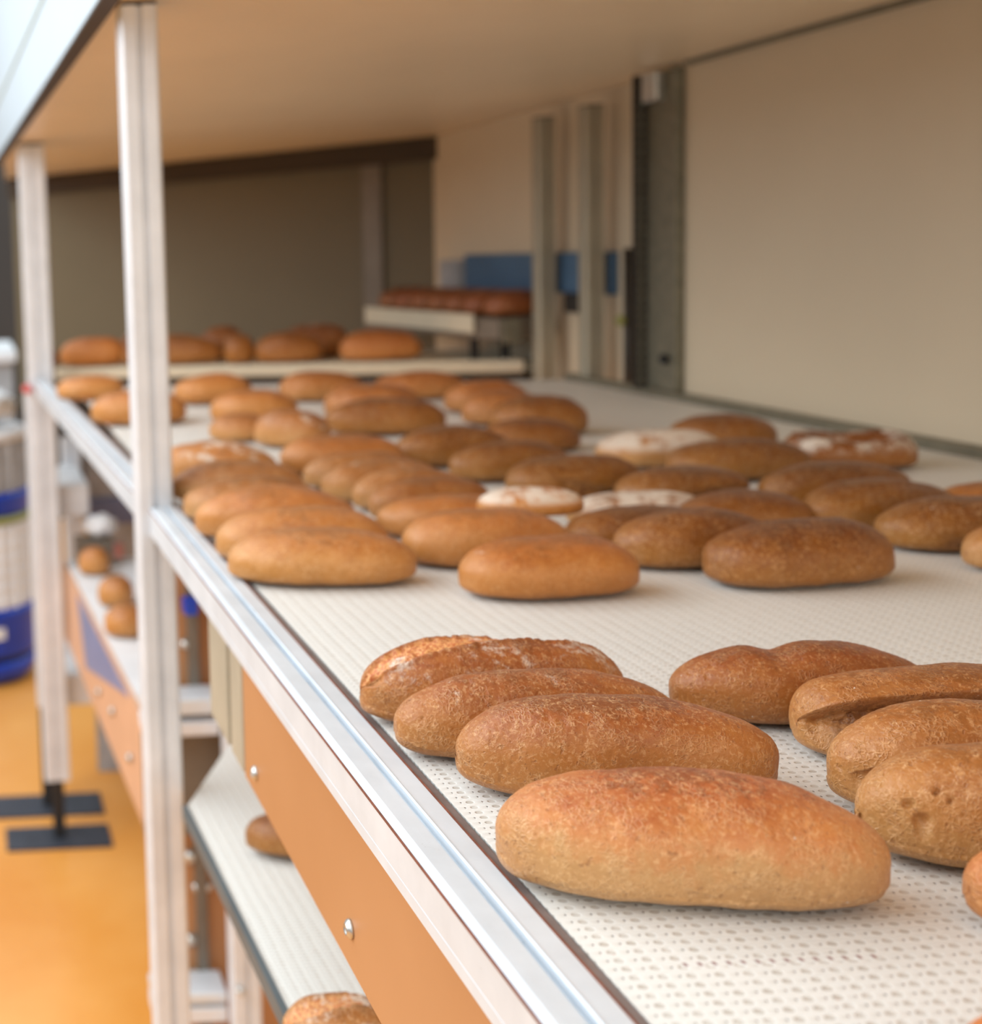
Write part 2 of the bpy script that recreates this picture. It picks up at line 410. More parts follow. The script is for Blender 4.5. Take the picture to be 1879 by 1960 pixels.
# ceiling = the underside of the tier above
def upx(y): return 0.262 - (y + 0.3) * (0.262 - 0.128) / 4.5
o = link('ceiling', slab_bm([(upx(-0.4) + 0.02, -0.4), (1.70, -0.4), (1.70, 4.46), (0.2, 5.70), (upx(4.3) + 0.02, 4.3)], 2.246, 2.27), M['ceil'])
tag(o, 'beige underside of the tier above the bread belt', kind='structure')
o = link('trim_3', box_bm(1.585, 1.5995, -0.4, 2.78, 2.236, 2.2455), M['galv']); tag(o, 'thin grey seam where wall and ceiling panel meet', kind='structure')
o = link('trim_4', box_bm(1.5675, 1.598, -0.2, 3.30, 1.49, 1.516), M['galv']); tag(o, 'dark grey angle strip between belt and side wall', kind='structure')

# upper tier rail and fascia, seen top left
root = thing('upper_tier_rail', (upx(1.5), 1.5, 2.23), 'tall pale aluminium rail of the upper tier, running off at the top left', 'rail', 'conveyor rails')
a0 = Vector((upx(-0.4), -0.4, 0)); a1 = Vector((upx(4.5), 4.5, 0))
prof = [(0, 2.232), (0.022, 2.232), (0.022, 2.245), (0.020, 2.245), (0.020, 2.385), (0, 2.385)]
world_part(link('rail_body', extrude_bm([(u, v) for u, v in prof], a0, a1, (1, 0, 0), (0, 0, 1)), M['panelwhite'], root))
world_part(link('bottom_edge', extrude_bm([(-0.001, 2.226), (0.026, 2.226), (0.026, 2.2315), (-0.001, 2.2315)], a0, a1, (1, 0, 0), (0, 0, 1)), M['brownbeam'], root))
world_part(link('seam', extrude_bm([(-0.003, 2.386), (0.02, 2.386), (0.02, 2.394), (-0.003, 2.394)], a0, a1, (1, 0, 0), (0, 0, 1)), M['greenseam'], root))
o = link('fascia_panel', extrude_bm([(0.0, 2.3945), (0.02, 2.3945), (0.02, 3.2), (0.0, 3.2)], a0, a1, (1, 0, 0), (0, 0, 1)), M['panelwhite'])
recenter(o); tag(o, 'bright white fascia sheet above the upper tier rail', 'panel')

# ------------------------------------------------------------------ main belt
o = link('conveyor_belt', slab_bm([(0.3125, 0.25), (1.567, 0.25), (1.567, 3.30), (0.3125, 3.70)], BELT - 0.012, BELT), M['belt'])
tag(o, 'wide white woven plastic conveyor belt carrying the rows of brown loaves', 'conveyor belt', 'conveyor belts')
o.data.materials.append(M['belt'])
# front rail in two lengths
def rail(p0, p1, label):
    p0 = Vector(p0); p1 = Vector(p1); d = (p1 - p0).normalized(); rt = Vector((d.y, -d.x, 0))
    mid = (p0 + p1) / 2
    root = thing('conveyor_rail', (mid.x, mid.y, 1.463), label, 'rail', 'conveyor rails')
    top = 0.008
    # origin of the profile is the outer top edge
    body = [(0.0, -0.040), (0.0015, -0.0425), (0.0405, -0.0425), (0.0405, 0.0), (0.0265, 0.0), (0.0255, 0.0012), (0.0245, 0.0), (0.0245, -0.006), (0.0190, -0.006), (0.0190, 0.0), (0.0050, 0.0), (0.0008, -0.0014), (0.0, -0.0028),
            (0.0, -0.030), (0.0003, -0.0306), (0.0, -0.0312)]
    z = Vector((0, 0, BELT + 0.004))
    world_part(link('rail_body', extrude_bm(body, p0 + z, p1 + z, rt, (0, 0, 1)), M['alu'], root))
    world_part(link('brown_seam', extrude_bm([(0.0406, -0.02), (0.0425, -0.02), (0.0425, -0.0002), (0.0406, -0.0002)], p0 + z, p1 + z, rt, (0, 0, 1)), M['rust'], root))['label'] = 'brown dirty seam along the rail'
    world_part(link('edge_strip', extrude_bm([(0.0426, -0.02), (0.0500, -0.02), (0.0500, -0.0035), (0.0426, -0.0015)], p0 + z, p1 + z, rt, (0, 0, 1)), M['alu_in'], root))['label'] = 'grey rubber strip beside the belt'
    world_part(link('outer_seam', extrude_bm([(-0.0009, -0.0045), (-0.0001, -0.0045), (-0.0001, -0.0028), (-0.0009, -0.0028)], p0 + z, p1 + z, rt, (0, 0, 1)), M['rust'], root))['label'] = 'thin brown line below the rail edge'
    return root
rail((0.262, 0.25, 0), (0.258, 1.848, 0), 'grooved aluminium rail in front, running diagonally beside the near loaves')
rail((0.256, 1.903, 0), (0.200, 3.915, 0), 'grooved aluminium rail between the two upright posts on the left')

# orange side panel below the near rail
PE = [at(x_, 1320, X=0.274).y for x_ in (465, 443, 437, 405)]
root = thing('side_panel', (0.275, 1.0, 1.32), 'flat orange side panel below the near rail, with two round bolts', 'panel', 'orange panels')
world_part(link('panel_sheet', slab_bm([(0.274, 0.25), (0.279, 0.25), (0.279, PE[0]), (0.274, PE[0])], 1.32, 1.4612), M['orange'], root))
for ya, yb in ((PE[0] + 0.001, PE[1]), (PE[2], PE[3])):
    world_part(link('end_profile', box_bm(0.272, 0.302, ya, yb, 1.322, 1.4612, 0.003), M['alu_shade'], root))['label'] = 'pale aluminium end profile'  # tan floor reflection carried by the base colour
def bolt(px, py, X, parent, r=0.0075, name='bolt'):
    p = at(px, py, X=X)
    bm = lathe_bm([(r, 0), (r * 1.02, 0.0015), (r * 0.9, 0.003), (r * 0.6, 0.0045), (r * 0.58, 0.0048), (r * 0.55, 0.0038), (r * 0.12, 0.0035)], 20, centre=p, axis='X')
    world_part(link(name, bm, M['steel'], parent, smooth=True))
bolt(490, 1480, 0.274, root); bolt(672, 1778, 0.274, root)
bolt(1010, 2330, 0.274, root)

# ------------------------------------------------------------------ posts
def post(x, y, z0, z1, label, w=0.054, h=0.054, group='aluminium posts', g=0.009, name='aluminium_post', mat='alu_v', cap=True):
    root = thing(name, (x, y, z0), label, 'post', group)
    pr = slot_profile(w, h, g, 0.007, 0.004)
    link('post_body', extrude_bm(pr, (0, 0, 0), (0, 0, z1 - z0), (1, 0, 0), (0, 1, 0)), M[mat], root)
    if cap:
        link('end_cap', box_bm(-w / 2 * 0.96, w / 2 * 0.96, -h / 2 * 0.96, h / 2 * 0.96, z1 - z0 + 0.0002, z1 - z0 + 0.004, 0.001), M['dark'], root)
    return root
c = at(293, 960, Y=1.875)
post(c.x, 1.875, 0.0, 2.240, 'tall light aluminium post nearest the camera, standing in front of the belt')
c = at(106, 1400, Y=3.95)
far = post(c.x, 3.95, 0.20, 2.236, 'light aluminium post further back on the left, with a black foot', w=0.082)
def foot(root, x, y, zt, plate):
    b = box_bm(-0.019, 0.019, -0.019, 0.019, 0.008 - root.location.z, zt - root.location.z, 0.003)
    f = link('foot', b, M['dark'], root)
    f['label'] = 'black steel foot'
    pl = link('base_plate', box_bm(plate[0] - x, plate[1] - x, plate[2] - y, plate[3] - y, 0.0005 - root.location.z, 0.0078 - root.location.z, 0.002), M['slate'], root)
    pl['label'] = 'flat slate grey base plate'
    return pl
foot(far, c.x, 3.95, 0.199, (0.045, 0.385, 3.86, 4.02))
c2 = at(84, 1330, Y=4.19)
second = post(c2.x, 4.19, 0.36, 1.44, 'slim post with a black foot just behind the far left post', w=0.045, h=0.045)
foot(second, c2.x, 4.19, 0.359, (0.0, 0.385, 4.10, 4.27))
c3 = at(145, 1100, Y=4.40)
third = post(c3.x, 4.40, 0.32, 1.45, 'short pale upright behind the far left post, joined by crossbars', w=0.066, h=0.05)
for py, hh in ((925, 0.05), (1262, 0.05)):
    pz = at(115, py, Y=4.30).z
    world_part(link('crossbar', box_bm(c.x + 0.034, c3.x + 0.02, 3.978, 4.3745, pz - hh, pz + hh, 0.004), M['alu_v'], third))
# inner frame post below the near rail
inner = post(0.487, 2.375, 0.0, 1.46, 'pale inner post beneath the belt, behind the orange side panel', w=0.056, h=0.05)
# posts at the far right, the dim light there put into their base colour
c = at(1132, 600, X=1.60); post(c.x, c.y, 0.0005, 2.20, 'right one of two pale slim posts in front of the far side wall', w=0.050, h=0.04, group='aluminium posts', mat='alu_shade')
c = at(1042, 600, X=1.60); post(c.x, c.y, 0.0005, 2.20, 'left one of two pale slim posts in front of the far side wall', w=0.050, h=0.04, group='aluminium posts', mat='alu_shade')

# slotted upright at the end of the near wall panel
root = thing('slotted_upright', (1.575, 2.88, 1.49), 'grey galvanised slotted upright against the wall, from belt to ceiling', 'upright')
bm = box_bm(1.578, 1.5985, 2.80, 2.925, 1.517, 2.235, 0.002)
world_part(link('channel', bm, M['galv'], root))
bm = box_bm(1.548, 1.5775, 2.915, 2.925, 1.517, 2.235)
for i in range(34):
    z = 1.53 + i * 0.021
    box_bm(1.556, 1.568, 2.9135, 2.9149, z, z + 0.011, 0, bm)
    for f in bm.faces[-6:]: f.material_index = 1
world_part(link('slotted_strip', bm, [M['galv_dark'], M['galv']], root))['label'] = 'dark flange with a column of slots'
world_part(link('bracket', box_bm(1.555, 1.577, 2.84, 2.90, 2.17, 2.234, 0.003), M['steel'], root))
world_part(link('knob', lathe_bm([(0.006, 0), (0.012, 0.004), (0.012, 0.012), (0.005, 0.018)], 16, centre=(1.577, 2.83, 1.59), axis='X'), M['dark'], root, True))['label'] = 'small black knob'
# conduit and valve
root = thing('cable_conduit', (1.648, 3.10, 1.5), 'thin dark conduit with a small yellow-green valve, right of the slim posts', 'conduit')
world_part(link('conduit_pipe', lathe_bm([(0.009, 1.30), (0.009, 1.84)], 14, centre=(1.650, 3.14, 0)), M['galv_dark'], root, True))
world_part(link('valve', lathe_bm([(0.008, 0), (0.014, 0.004), (0.014, 0.014), (0.008, 0.018)], 16, centre=(1.642, 3.14, 1.66), axis='X'), M['lime'], root, True))['label'] = 'small yellow-green valve'

# ------------------------------------------------------------------ cross conveyor at the far end
e0 = Vector((0.275, 4.06, 0)); e1 = Vector((1.60, 3.61, 0)); ed = (e1 - e0).normalized(); en = Vector((-ed.y, ed.x, 0))
if en.y < 0: en = -en
root = thing('cross_conveyor', ((e0 + e1) / 2 + Vector((0, 0, 1.44))), 'cream cross conveyor with a second layer of loaves at the far end', 'conveyor belt', 'conveyor belts')
w2 = 0.40
world_part(link('belt_surface', slab_bm([e0, e1, e1 + en * w2, e0 + en * w2], 1.491, 1.528, 0.006), M['offwhite'], root))
world_part(link('gap_shade_frame', slab_bm([e0 + en * 0.03, e1 + en * 0.03, e1 + en * w2, e0 + en * w2], 1.30, 1.490), M['galv_dark'], root))['label'] = 'frame under the cross conveyor, dark and deepened to stand for the shaded gap'  # dark slab carried down so the gap before it reads as shade
world_part(link('end_bracket', slab_bm([e1 + ed * 0.001, e1 + ed * 0.03, e1 + ed * 0.03 + en * 0.1, e1 + ed * 0.001 + en * 0.1], 1.491, 1.523, 0.002), M['galv'], root))
CROSS_TOP = 1.528
# feeder conveyor further back
root = thing('feeder_conveyor', (1.48, 3.95, 1.545), 'low feeder conveyor with a pale side, loaded with reddish loaves', 'conveyor belt', 'conveyor belts')
fp = [(1.452, 3.62), (1.49, 3.53), (1.655, 3.53), (1.655, 4.30), (1.375, 4.33)]
world_part(link('feeder_bed', slab_bm(fp, 1.595, 1.655, 0.004), M['greyplate'], root))
world_part(link('side_guard', slab_bm([(1.446, 3.598), (1.4515, 3.598), (1.3745, 4.328), (1.369, 4.328)], 1.612, 1.666, 0.001), M['offwhite'], root))['label'] = 'cream side guard'
world_part(link('end_plate', box_bm(1.50, 1.55, 3.515, 3.529, 1.585, 1.652, 0.002), M['galv'], root))
for x, y in ((1.48, 3.67), (1.57, 3.67), (1.44, 4.16)):
    world_part(link('leg', box_bm(x - 0.01, x + 0.01, y - 0.01, y + 0.01, 1.5285, 1.5945), M['dark'], root))
o = link('blue_strip', box_bm(1.640, 1.6595, 3.20, 4.14, 1.722, 1.832, 0.003), M['steelblue']); recenter(o); tag(o, 'steel blue plastic strip on the wall behind the slim posts', 'panel')
o = link('grey_box', box_bm(1.62, 1.6595, 4.16, 4.31, 1.70, 1.815, 0.004), M['greywhite']); recenter(o); tag(o, 'small grey box beside the blue strip near the rear corner', 'box')
o = link('black_socket', box_bm(1.632, 1.6595, 3.30, 3.44, 1.67, 1.7215, 0.003), M['dark']); recenter(o); tag(o, 'black socket between the two slim posts under the blue strip', 'socket')

# ------------------------------------------------------------------ lower tier, near
def lz(y): return 1.111 - (y - 1.19) * 0.080 - BELT + BELT
root = thing('lower_conveyor', (0.6, 1.3, 1.05), 'white ribbed belt of the tier below, sloping away behind the orange panel', 'conveyor belt', 'conveyor belts')
poly = [(0.292, 0.55), (1.0, 0.55), (1.0, 2.30), (0.505, 2.30), (0.292, 1.80)]
world_part(link('belt_surface', slab_bm([(x, y, lz(y)) for x, y in poly], -0.010, 0.0), M['belt2'], root))
world_part(link('edge_trim', slab_bm([(0.284, 0.55, lz(0.55)), (0.2915, 0.55, lz(0.55)), (0.2915, 1.80, lz(1.80)), (0.284, 1.80, lz(1.80))], -0.018, 0.002), M['darkedge'], root))['label'] = 'dark grey edge of the lower belt'
# orange back sheets with bolts and crossbeams beyond
root = thing('partition_sheet', (0.6, 2.50, 0.2), 'orange upright sheet seen between the near post and the inner post', 'panel', 'orange panels')
world_part(link('panel_sheet', box_bm(0.325, 1.1, 2.50, 2.505, 0.2, 1.45), M['orange'], root))
world_part(link('edge_strip', box_bm(0.415, 0.438, 2.485, 2.4995, 0.2, 1.45, 0.002), M['greyplate'], root))['label'] = 'dark grey strip on the orange sheet'
for px, py, w in ((357, 1238, 11), (376, 1296, 8), (368, 1648, 15), (378, 1706, 10), (401, 1705, 10), (368, 1808, 14), (376, 1872, 10), (400, 1870, 10), (433, 1826, 8)):
    p = at(px, py, Y=2.478); r = w * 2.478 / 2400
    world_part(link('bolt', lathe_bm([(r, 0), (r, 0.004), (r * 0.8, 0.010), (r * 0.35, 0.014)], 16, centre=(p.x, 2.4995 if px != 433 else 2.3495, p.z), axis='Y'), M['steel'], root, True))
g = 'crossbeams under the belt'
for y0, y1, nm in ((1332, 1362, 'bright aluminium crossbeam above the grey plate, between near and inner post'), (1376, 1402, 'dull aluminium crossbeam just above the grey plate'), (1892, 1912, 'lower bright crossbeam near the bottom of the photo'), (1920, 1948, 'lowest dull crossbeam near the bottom of the photo')):
    za, zb = at(370, y0, Y=2.42).z, at(370, y1, Y=2.42).z
    o = link('crossbeam', box_bm(0.31, 0.457, 2.40, 2.484, zb, za, 0.003), M['alu'] if 'bright' in nm else M['alu_v']); recenter(o); tag(o, nm, 'beam', g)
za, zb = at(380, 1406, Y=2.45).z, at(380, 1600, Y=2.45).z
o = link('grey_plate', box_bm(0.312, 0.50, 2.455, 2.483, zb, za, 0.002), M['greyplate']); recenter(o); tag(o, 'dull grey metal plate at the end of the lower sloping belt', 'plate')
o = link('blue_clip', box_bm(*(lambda p: (p.x - 0.012, p.x + 0.014, 2.44, 2.484, p.z - 0.014, p.z + 0.016))(at(364, 1163, Y=2.45)), 0.003), M['blue']); recenter(o); tag(o, 'small blue clip high on the orange sheet behind the near post', 'clip')

# ------------------------------------------------------------------ lower tier, far left
root = thing('lower_rack', (0.6, 3.2, 0.63), 'white lower belt with loaves, seen between the two left posts', 'conveyor belt', 'conveyor belts')
a = Vector((0.345, 2.56)); b = Vector((0.2823, 4.03))
world_part(link('belt_surface', slab_bm([a, (0.95, 2.56), (0.95, 4.03), b], 0.888, 0.90), M['white'], root))
world_part(link('side_sheet', slab_bm([(a.x - 0.012, a.y), (a.x - 0.001, a.y), (b.x - 0.001, b.y), (b.x - 0.012, b.y)], 0.645, 0.896), M['pink'], root))['label'] = 'pinkish side sheet with bolts'
bm = bmesh.new(); tri = [(0.0, 2.76, 0.888), (0.0, 3.50, 0.715), (0.0, 3.64, 0.888)]
fx = lambda y, o_: a.x - (y - 2.56) * 0.0427 - 0.0125 - o_
va = [bm.verts.new((fx(y, 0), y, z)) for _, y, z in tri]; vb = [bm.verts.new((fx(y, 0.002), y, z)) for _, y, z in tri]
bm.faces.new(va); bm.faces.new(vb[::-1])
for k in range(3): bm.faces.new((va[k], va[(k + 1) % 3], vb[(k + 1) % 3], vb[k]))
world_part(link('blue_film', bm, M['paleblue'], root))['label'] = 'bluish film on the side sheet'
for px, py in ((215, 1362), (240, 1452), (196, 1325)):
    p = at(px, py, X=0.31)
    world_part(link('bolt', lathe_bm([(0.012, 0), (0.011, 0.006), (0.005, 0.010)], 14, centre=(0.331 - (p.y - 2.56) * 0.0427 - 0.0005, p.y, p.z), axis='X'), M['steel'], root, True))
o = link('rear_guard', box_bm(0.40, 1.3, 4.46, 4.47, 0.0005, 1.285), M['greywhite']); recenter(o); tag(o, 'grey translucent guard sheet behind the lower belt', 'panel')
p = at(200, 978, Y=4.44); 
o = link('blue_label', box_bm(p.x - 0.07, p.x + 0.30, 4.445, 4.4595, p.z - 0.05, p.z + 0.045, 0.002), M['paleblue']); recenter(o); tag(o, 'pale blue block above the far lower loaves', 'block')
p = at(236, 1075, Y=4.3)
o = link('red_tag', box_bm(p.x - 0.018, p.x + 0.018, 4.448, 4.4595, p.z - 0.03, p.z + 0.03, 0.002), M['faintred']); recenter(o); tag(o, 'faint red tag on the grey guard sheet', 'tag')
# crumpled white sack behind the ladder of uprights
def sack(px, py, Y, rx, ry, rz, label, mat='greywhite', seed=1):
    p = at(px, py, Y=Y); bm = bmesh.new(); bmesh.ops.create_icosphere(bm, subdivisions=4, radius=1.0)
    for v in bm.verts:
        d = v.co.copy(); k = 1 + 0.16 * noise.noise(d * 2.2 + Vector((seed, 0, 0))) + 0.05 * noise.noise(d * 6)
        v.co = Vector((d.x * rx, d.y * ry, math.copysign(abs(d.z) ** 0.8, d.z) * rz)) * k
    o = link('plastic_sack', bm, M[mat], smooth=True)
    mz = min(v.co.z for v in o.data.vertices); o.data.transform(Matrix.Translation((0, 0, -mz))); o.location = (p.x, Y, p.z + mz)
    return tag(o, label, 'sack', 'plastic sacks')

# ------------------------------------------------------------------ blue and white drums on the far left
def drum(cx, cy, z0, hb, hr, hl, r, label, feet=False):
    root = thing('storage_drum', (cx, cy, z0), label, 'drum', 'blue and white drums')
    zb = 0.002
    if feet:
        link('round_base', lathe_bm([(r * 0.55, 0), (r * 0.85, 0.012), (r * 0.97, 0.05), (r, 0.09), (r * 0.98, 0.108)], 40), M['blue'], root, True)['label'] = 'rounded blue base'
        link('black_joint', lathe_bm([(r * 0.93, 0.1085), (r * 0.93, 0.135)], 40), M['dark'], root)
        zb = 0.1355
    link('blue_band', lathe_bm([(r, zb), (r * 1.02, zb + 0.02), (r * 1.02, zb + hb - 0.04), (r * 1.035, zb + hb - 0.03), (r * 1.035, zb + hb - 0.01), (r, zb + hb)], 40), M['blue'], root, True)
    z1 = zb + hb + 0.0005
    bm = lathe_bm([(r * (0.98 if i % 2 else 0.95), z1 + i * hr / 12) for i in range(13)], 40)
    for i in range(22):
        a = 2 * math.pi * i / 22; cxr, cyr = math.cos(a) * r * 0.975, math.sin(a) * r * 0.975
        box_bm(cxr - 0.009, cxr + 0.009, cyr - 0.009, cyr + 0.009, z1 + 0.005, z1 + hr - 0.01, 0, bm)
    link('ribbed_body', bm, M['white'] if feet else M['greywhite'], root)
    zt = z1 + hr + 0.0005
    link('lid', lathe_bm([(r * 1.0, zt), (r * 1.02, zt + 0.01), (r * 1.0, zt + hl - 0.002), (r * 0.9, zt + hl)], 40), M['lime'] if feet else M['white'], root, True)
    return root, z0 + zt + hl
d1, top1 = drum(0.0, 5.63, 0.0005, 0.214, 0.38, 0.034, 0.24, 'lower blue and white drum standing on the orange floor at the left edge', True)
bm = bmesh.new(); vs = []
for k in range(9):
    a = math.radians(-118 + k * 6.5)
    vs.append((bm.verts.new((0.247 * math.cos(a), 0.247 * math.sin(a), 0.225)), bm.verts.new((0.247 * math.cos(a), 0.247 * math.sin(a), 0.275))))
for k in range(8): bm.faces.new((vs[k][0], vs[k + 1][0], vs[k + 1][1], vs[k][1]))
r_ = bmesh.ops.extrude_face_region(bm, geom=list(bm.faces))
for v in r_['geom']:
    if isinstance(v, bmesh.types.BMVert): v.co.x *= 1.006; v.co.y *= 1.006
link('paper_label', bm, M['white'], d1)['label'] = 'white paper label'
d2, top2 = drum(0.0, 5.63, top1 + 0.0005, 0.10, 0.225, 0.05, 0.235, 'upper drum with blue band stacked on the other drum at the left edge')
s_ = sack(25, 800, 5.6, 0.19, 0.18, 0.085, 'white plastic sack lying on top of the stacked drums', 'white', 3)
s_.location = (0.0, 5.63, top2 + 0.001)
o = link('grey_tray', box_bm(0.31, 0.43, 3.92, 4.02, 0.9005, 0.985, 0.004), M['greyplate']); recenter(o); tag(o, 'dull grey tray at the far end of the lower left belt', 'tray')
s_ = sack(148, 1012, 3.97, 0.05, 0.042, 0.036, 'small white plastic bag on the grey tray above the far lower loaves', 'white', 8)
s_.location.x = 0.395; s_.location.z = 0.986
# white bench behind
root = thing('white_bench', (-0.55, 6.5, 0), 'pale grey bench at the left edge behind the drums', 'bench')
world_part(link('bench_top', box_bm(-1.6, 0.23, 6.1, 6.9, 1.39, 1.45, 0.01), M['white'], root))
world_part(link('bench_body', box_bm(-1.55, 0.21, 6.15, 6.85, 0.10, 1.389, 0.005), M['greywhite'], root))
for x in (-1.45, 0.1):
    for y in (6.25, 6.75): world_part(link('leg', box_bm(x - 0.03, x + 0.03, y - 0.03, y + 0.03, 0.0005, 0.0995), M['dark'], root))
p = at(52, 745, Y=3.90)
o = link('red_button', lathe_bm([(0.015, 0), (0.015, 0.01), (0.010, 0.016)], 20, centre=(p.x + 0.0, 3.912, p.z), axis='Y'), M['red'], smooth=True); recenter(o)
tag(o, 'small red button on the far left post at rail height', 'button')

# ------------------------------------------------------------------ bread
def smooth01(x): x = max(0.0, min(1.0, x)); return x * x * (3 - 2 * x)
def loaf_mesh(seed, L, W, H, nu=56, nv=36, feat='', bend=0.0, blunt=2.6, lump=0.05, skew=0.0):
    # skew > 0 lowers the right half of the crown
    bm = bmesh.new(); CL = bm.verts.layers.float_color.new('crumb'); rnd = random.Random(seed); off = Vector((seed * 3.17, seed * 1.31, seed * 0.77))
    hi = nu > 100
    tap = rnd.uniform(-0.07, 0.07) if skew == 0 else -0.04
    rings = []
    for i in range(1, nu):
        # cosine spacing keeps the ends round
        t = -math.cos(math.pi * i / nu)
        s = max(1e-4, 1 - abs(t) ** blunt) ** 0.5 * (1 + tap * t)
        sz = max(1e-4, 1 - abs(t) ** (blunt * 0.86)) ** 0.5 * (1 - skew * t)
        ring = []
        for j in range(nv):
            a = 2 * math.pi * j / nv
            ca, sa = math.cos(a), math.sin(a)
            zc = 0.40 * H
            y = -math.copysign(abs(ca) ** 0.86, ca) * W / 2
            if sa >= 0: z = (H - zc) * abs(sa) ** 0.94
            else: z = -zc * abs(sa) ** 0.46
            # underside is flat; ends lift a little
            p = Vector((t * L / 2, y * s, z * (sz if sa >= 0 else s ** 0.34)))
            n = Vector((t * 0.25, -ca * 0.9, sa)).normalized()
            d = lump * H * noise.noise(Vector((p.x * 14, p.y * 22, p.z * 22)) + off) * (1.0 if sa > -0.3 else 0.2)
            d += 0.02 * H * noise.noise(Vector((p.x * 45, p.y * 45, p.z * 45)) + off)
            if hi:
                q_ = p + Vector((noise.noise(p * 160 + off), noise.noise(p * 160 - off), 0)) * 0.0022
                r1 = 1 - abs(noise.noise(q_ * 300 + off)) * 2
                r2 = noise.noise(p * 620 + off)
                if sa > -0.4: d += 0.00022 * max(0, r1) ** 2 + 0.00016 * r2 - 0.0007 * smooth01((noise.noise(p * 210 - off * 2) - 0.42) / 0.2)
            deg = math.degrees(a) if a <= math.pi * 1.5 else math.degrees(a) - 360   # 0 = towards the camera, 90 = crown
            w = noise.noise(Vector((p.x * 30, 0, seed))); cr = 0.0; cdk = 0.0
            if feat == 'ridge':      # torn seam running along the crown, rough crumb behind it
                c = 78 + 26 * t + 6 * w + 4 * noise.noise(Vector((p.x * 160, 1, seed)))
                k = (deg - c)
                if -6 < k < 46: d += -0.0045 * smooth01((k + 1) / 4) * smooth01((46 - k) / 8) * smooth01((0.8 - t) / 0.3)
                if -10 < k <= 1: d += 0.0018 * smooth01((k + 10) / 9)
                cr = smooth01((k + 1) / 4) * smooth01((46 - k) / 8) * smooth01((0.8 - t) / 0.3)
                if 0 < k < 46: d += 0.0022 * noise.noise(Vector((p.x * 90, p.y * 380, p.z * 380)))
                e = math.hypot((t + 0.93) / 0.07, (deg - 52) / 26)
                if e < 1: d -= 0.007 * (1 - e * e); cdk = 0.7 * smooth01((1 - e) / 0.5)
            elif feat == 'lip':      # lid-like overhang above a rough hollow side
                c = 48 + 7 * t + 3 * w
                k = c - deg
                if 0 < k < 75: d -= (0.012 * smooth01(k / 5) * smooth01((75 - k) / 50) + 0.0015 * noise.noise(p * 150)) * smooth01((t + 1.02) / 0.10)
                if k > 0: cdk = smooth01(k / 4) * smooth01((75 - k) / 50) * smooth01((t + 0.92) / 0.12) * 0.9
                if -16 < k <= 0: d += 0.002 * smooth01((16 + k) / 14)
                if deg > c: z = z
            elif feat == 'fold':     # crease at the near end
                e = math.hypot((t + 0.72) / 0.22, (deg - 8 - 40 * (t + 0.72)) / 13)
                if e < 1: d -= 0.007 * (1 - e * e)
            elif feat == 'pits':
                for (tt, dd, rr) in ((-0.80, 28, 0.035), (-0.74, 6, 0.05), (-0.66, 40, 0.022), (-0.6, 30, 0.02)):
                    e = math.hypot((t - tt) / rr, (deg - dd) / (rr * 230))
                    if e < 1: d -= 0.0045 * (1 - e * e)
            elif feat == 'under':    # burst lower side
                c = 4 + 16 * math.sin(t * 2.6 + seed)
                k = c - deg
                if k > 0 and t > -0.55: cdk = smooth01(k / 5) * smooth01((46 - k) / 20) * smooth01((t + 0.5) / 0.2)
                if 0 < k < 40 and t > -0.55: d -= 0.009 * smooth01(k / 6) * smooth01((40 - k) / 26) * smooth01((t + 0.55) / 0.3)
            elif feat == 'saddle':   # shallow dip in the crown
                if deg > 20: d -= 0.006 * math.exp(-((t + 0.22) / 0.13) ** 2) * smooth01((deg - 20) / 50)
            elif feat == 'hollow':   # trough along the upper face with a raised rim
                e = math.hypot(t / 0.72, (deg - 84) / 48)
                if e < 1: d -= 0.022 * smooth01((1 - e) / 0.35)
                elif e < 1.3: d += 0.002
            elif feat == 'seam':
                k = abs(deg - 58 - 14 * t)
                if k < 10: d -= 0.003 * (1 - k / 10) * smooth01((0.85 - abs(t)) / 0.2)
            p += n * d
            p.y += bend * (t * t - 0.4) + skew * t * 0.0
            p.z = max(0.0, p.z + zc)
            nvt = bm.verts.new(p); nvt[CL] = (cr, cdk, 0, 1); ring.append(nvt)
        rings.append(ring)
    for k in range(len(rings) - 1):
        for j in range(nv): bm.faces.new((rings[k][j], rings[k][(j + 1) % nv], rings[k + 1][(j + 1) % nv], rings[k + 1][j]))
    for ring, sgn in ((rings[0], -1), (rings[-1], 1)):
        c = sum((v.co for v in ring), Vector()) / nv; c.x = sgn * L / 2
        cv = bm.verts.new(c)
        for j in range(nv): bm.faces.new((ring[j], ring[(j + 1) % nv], cv))
    return bm

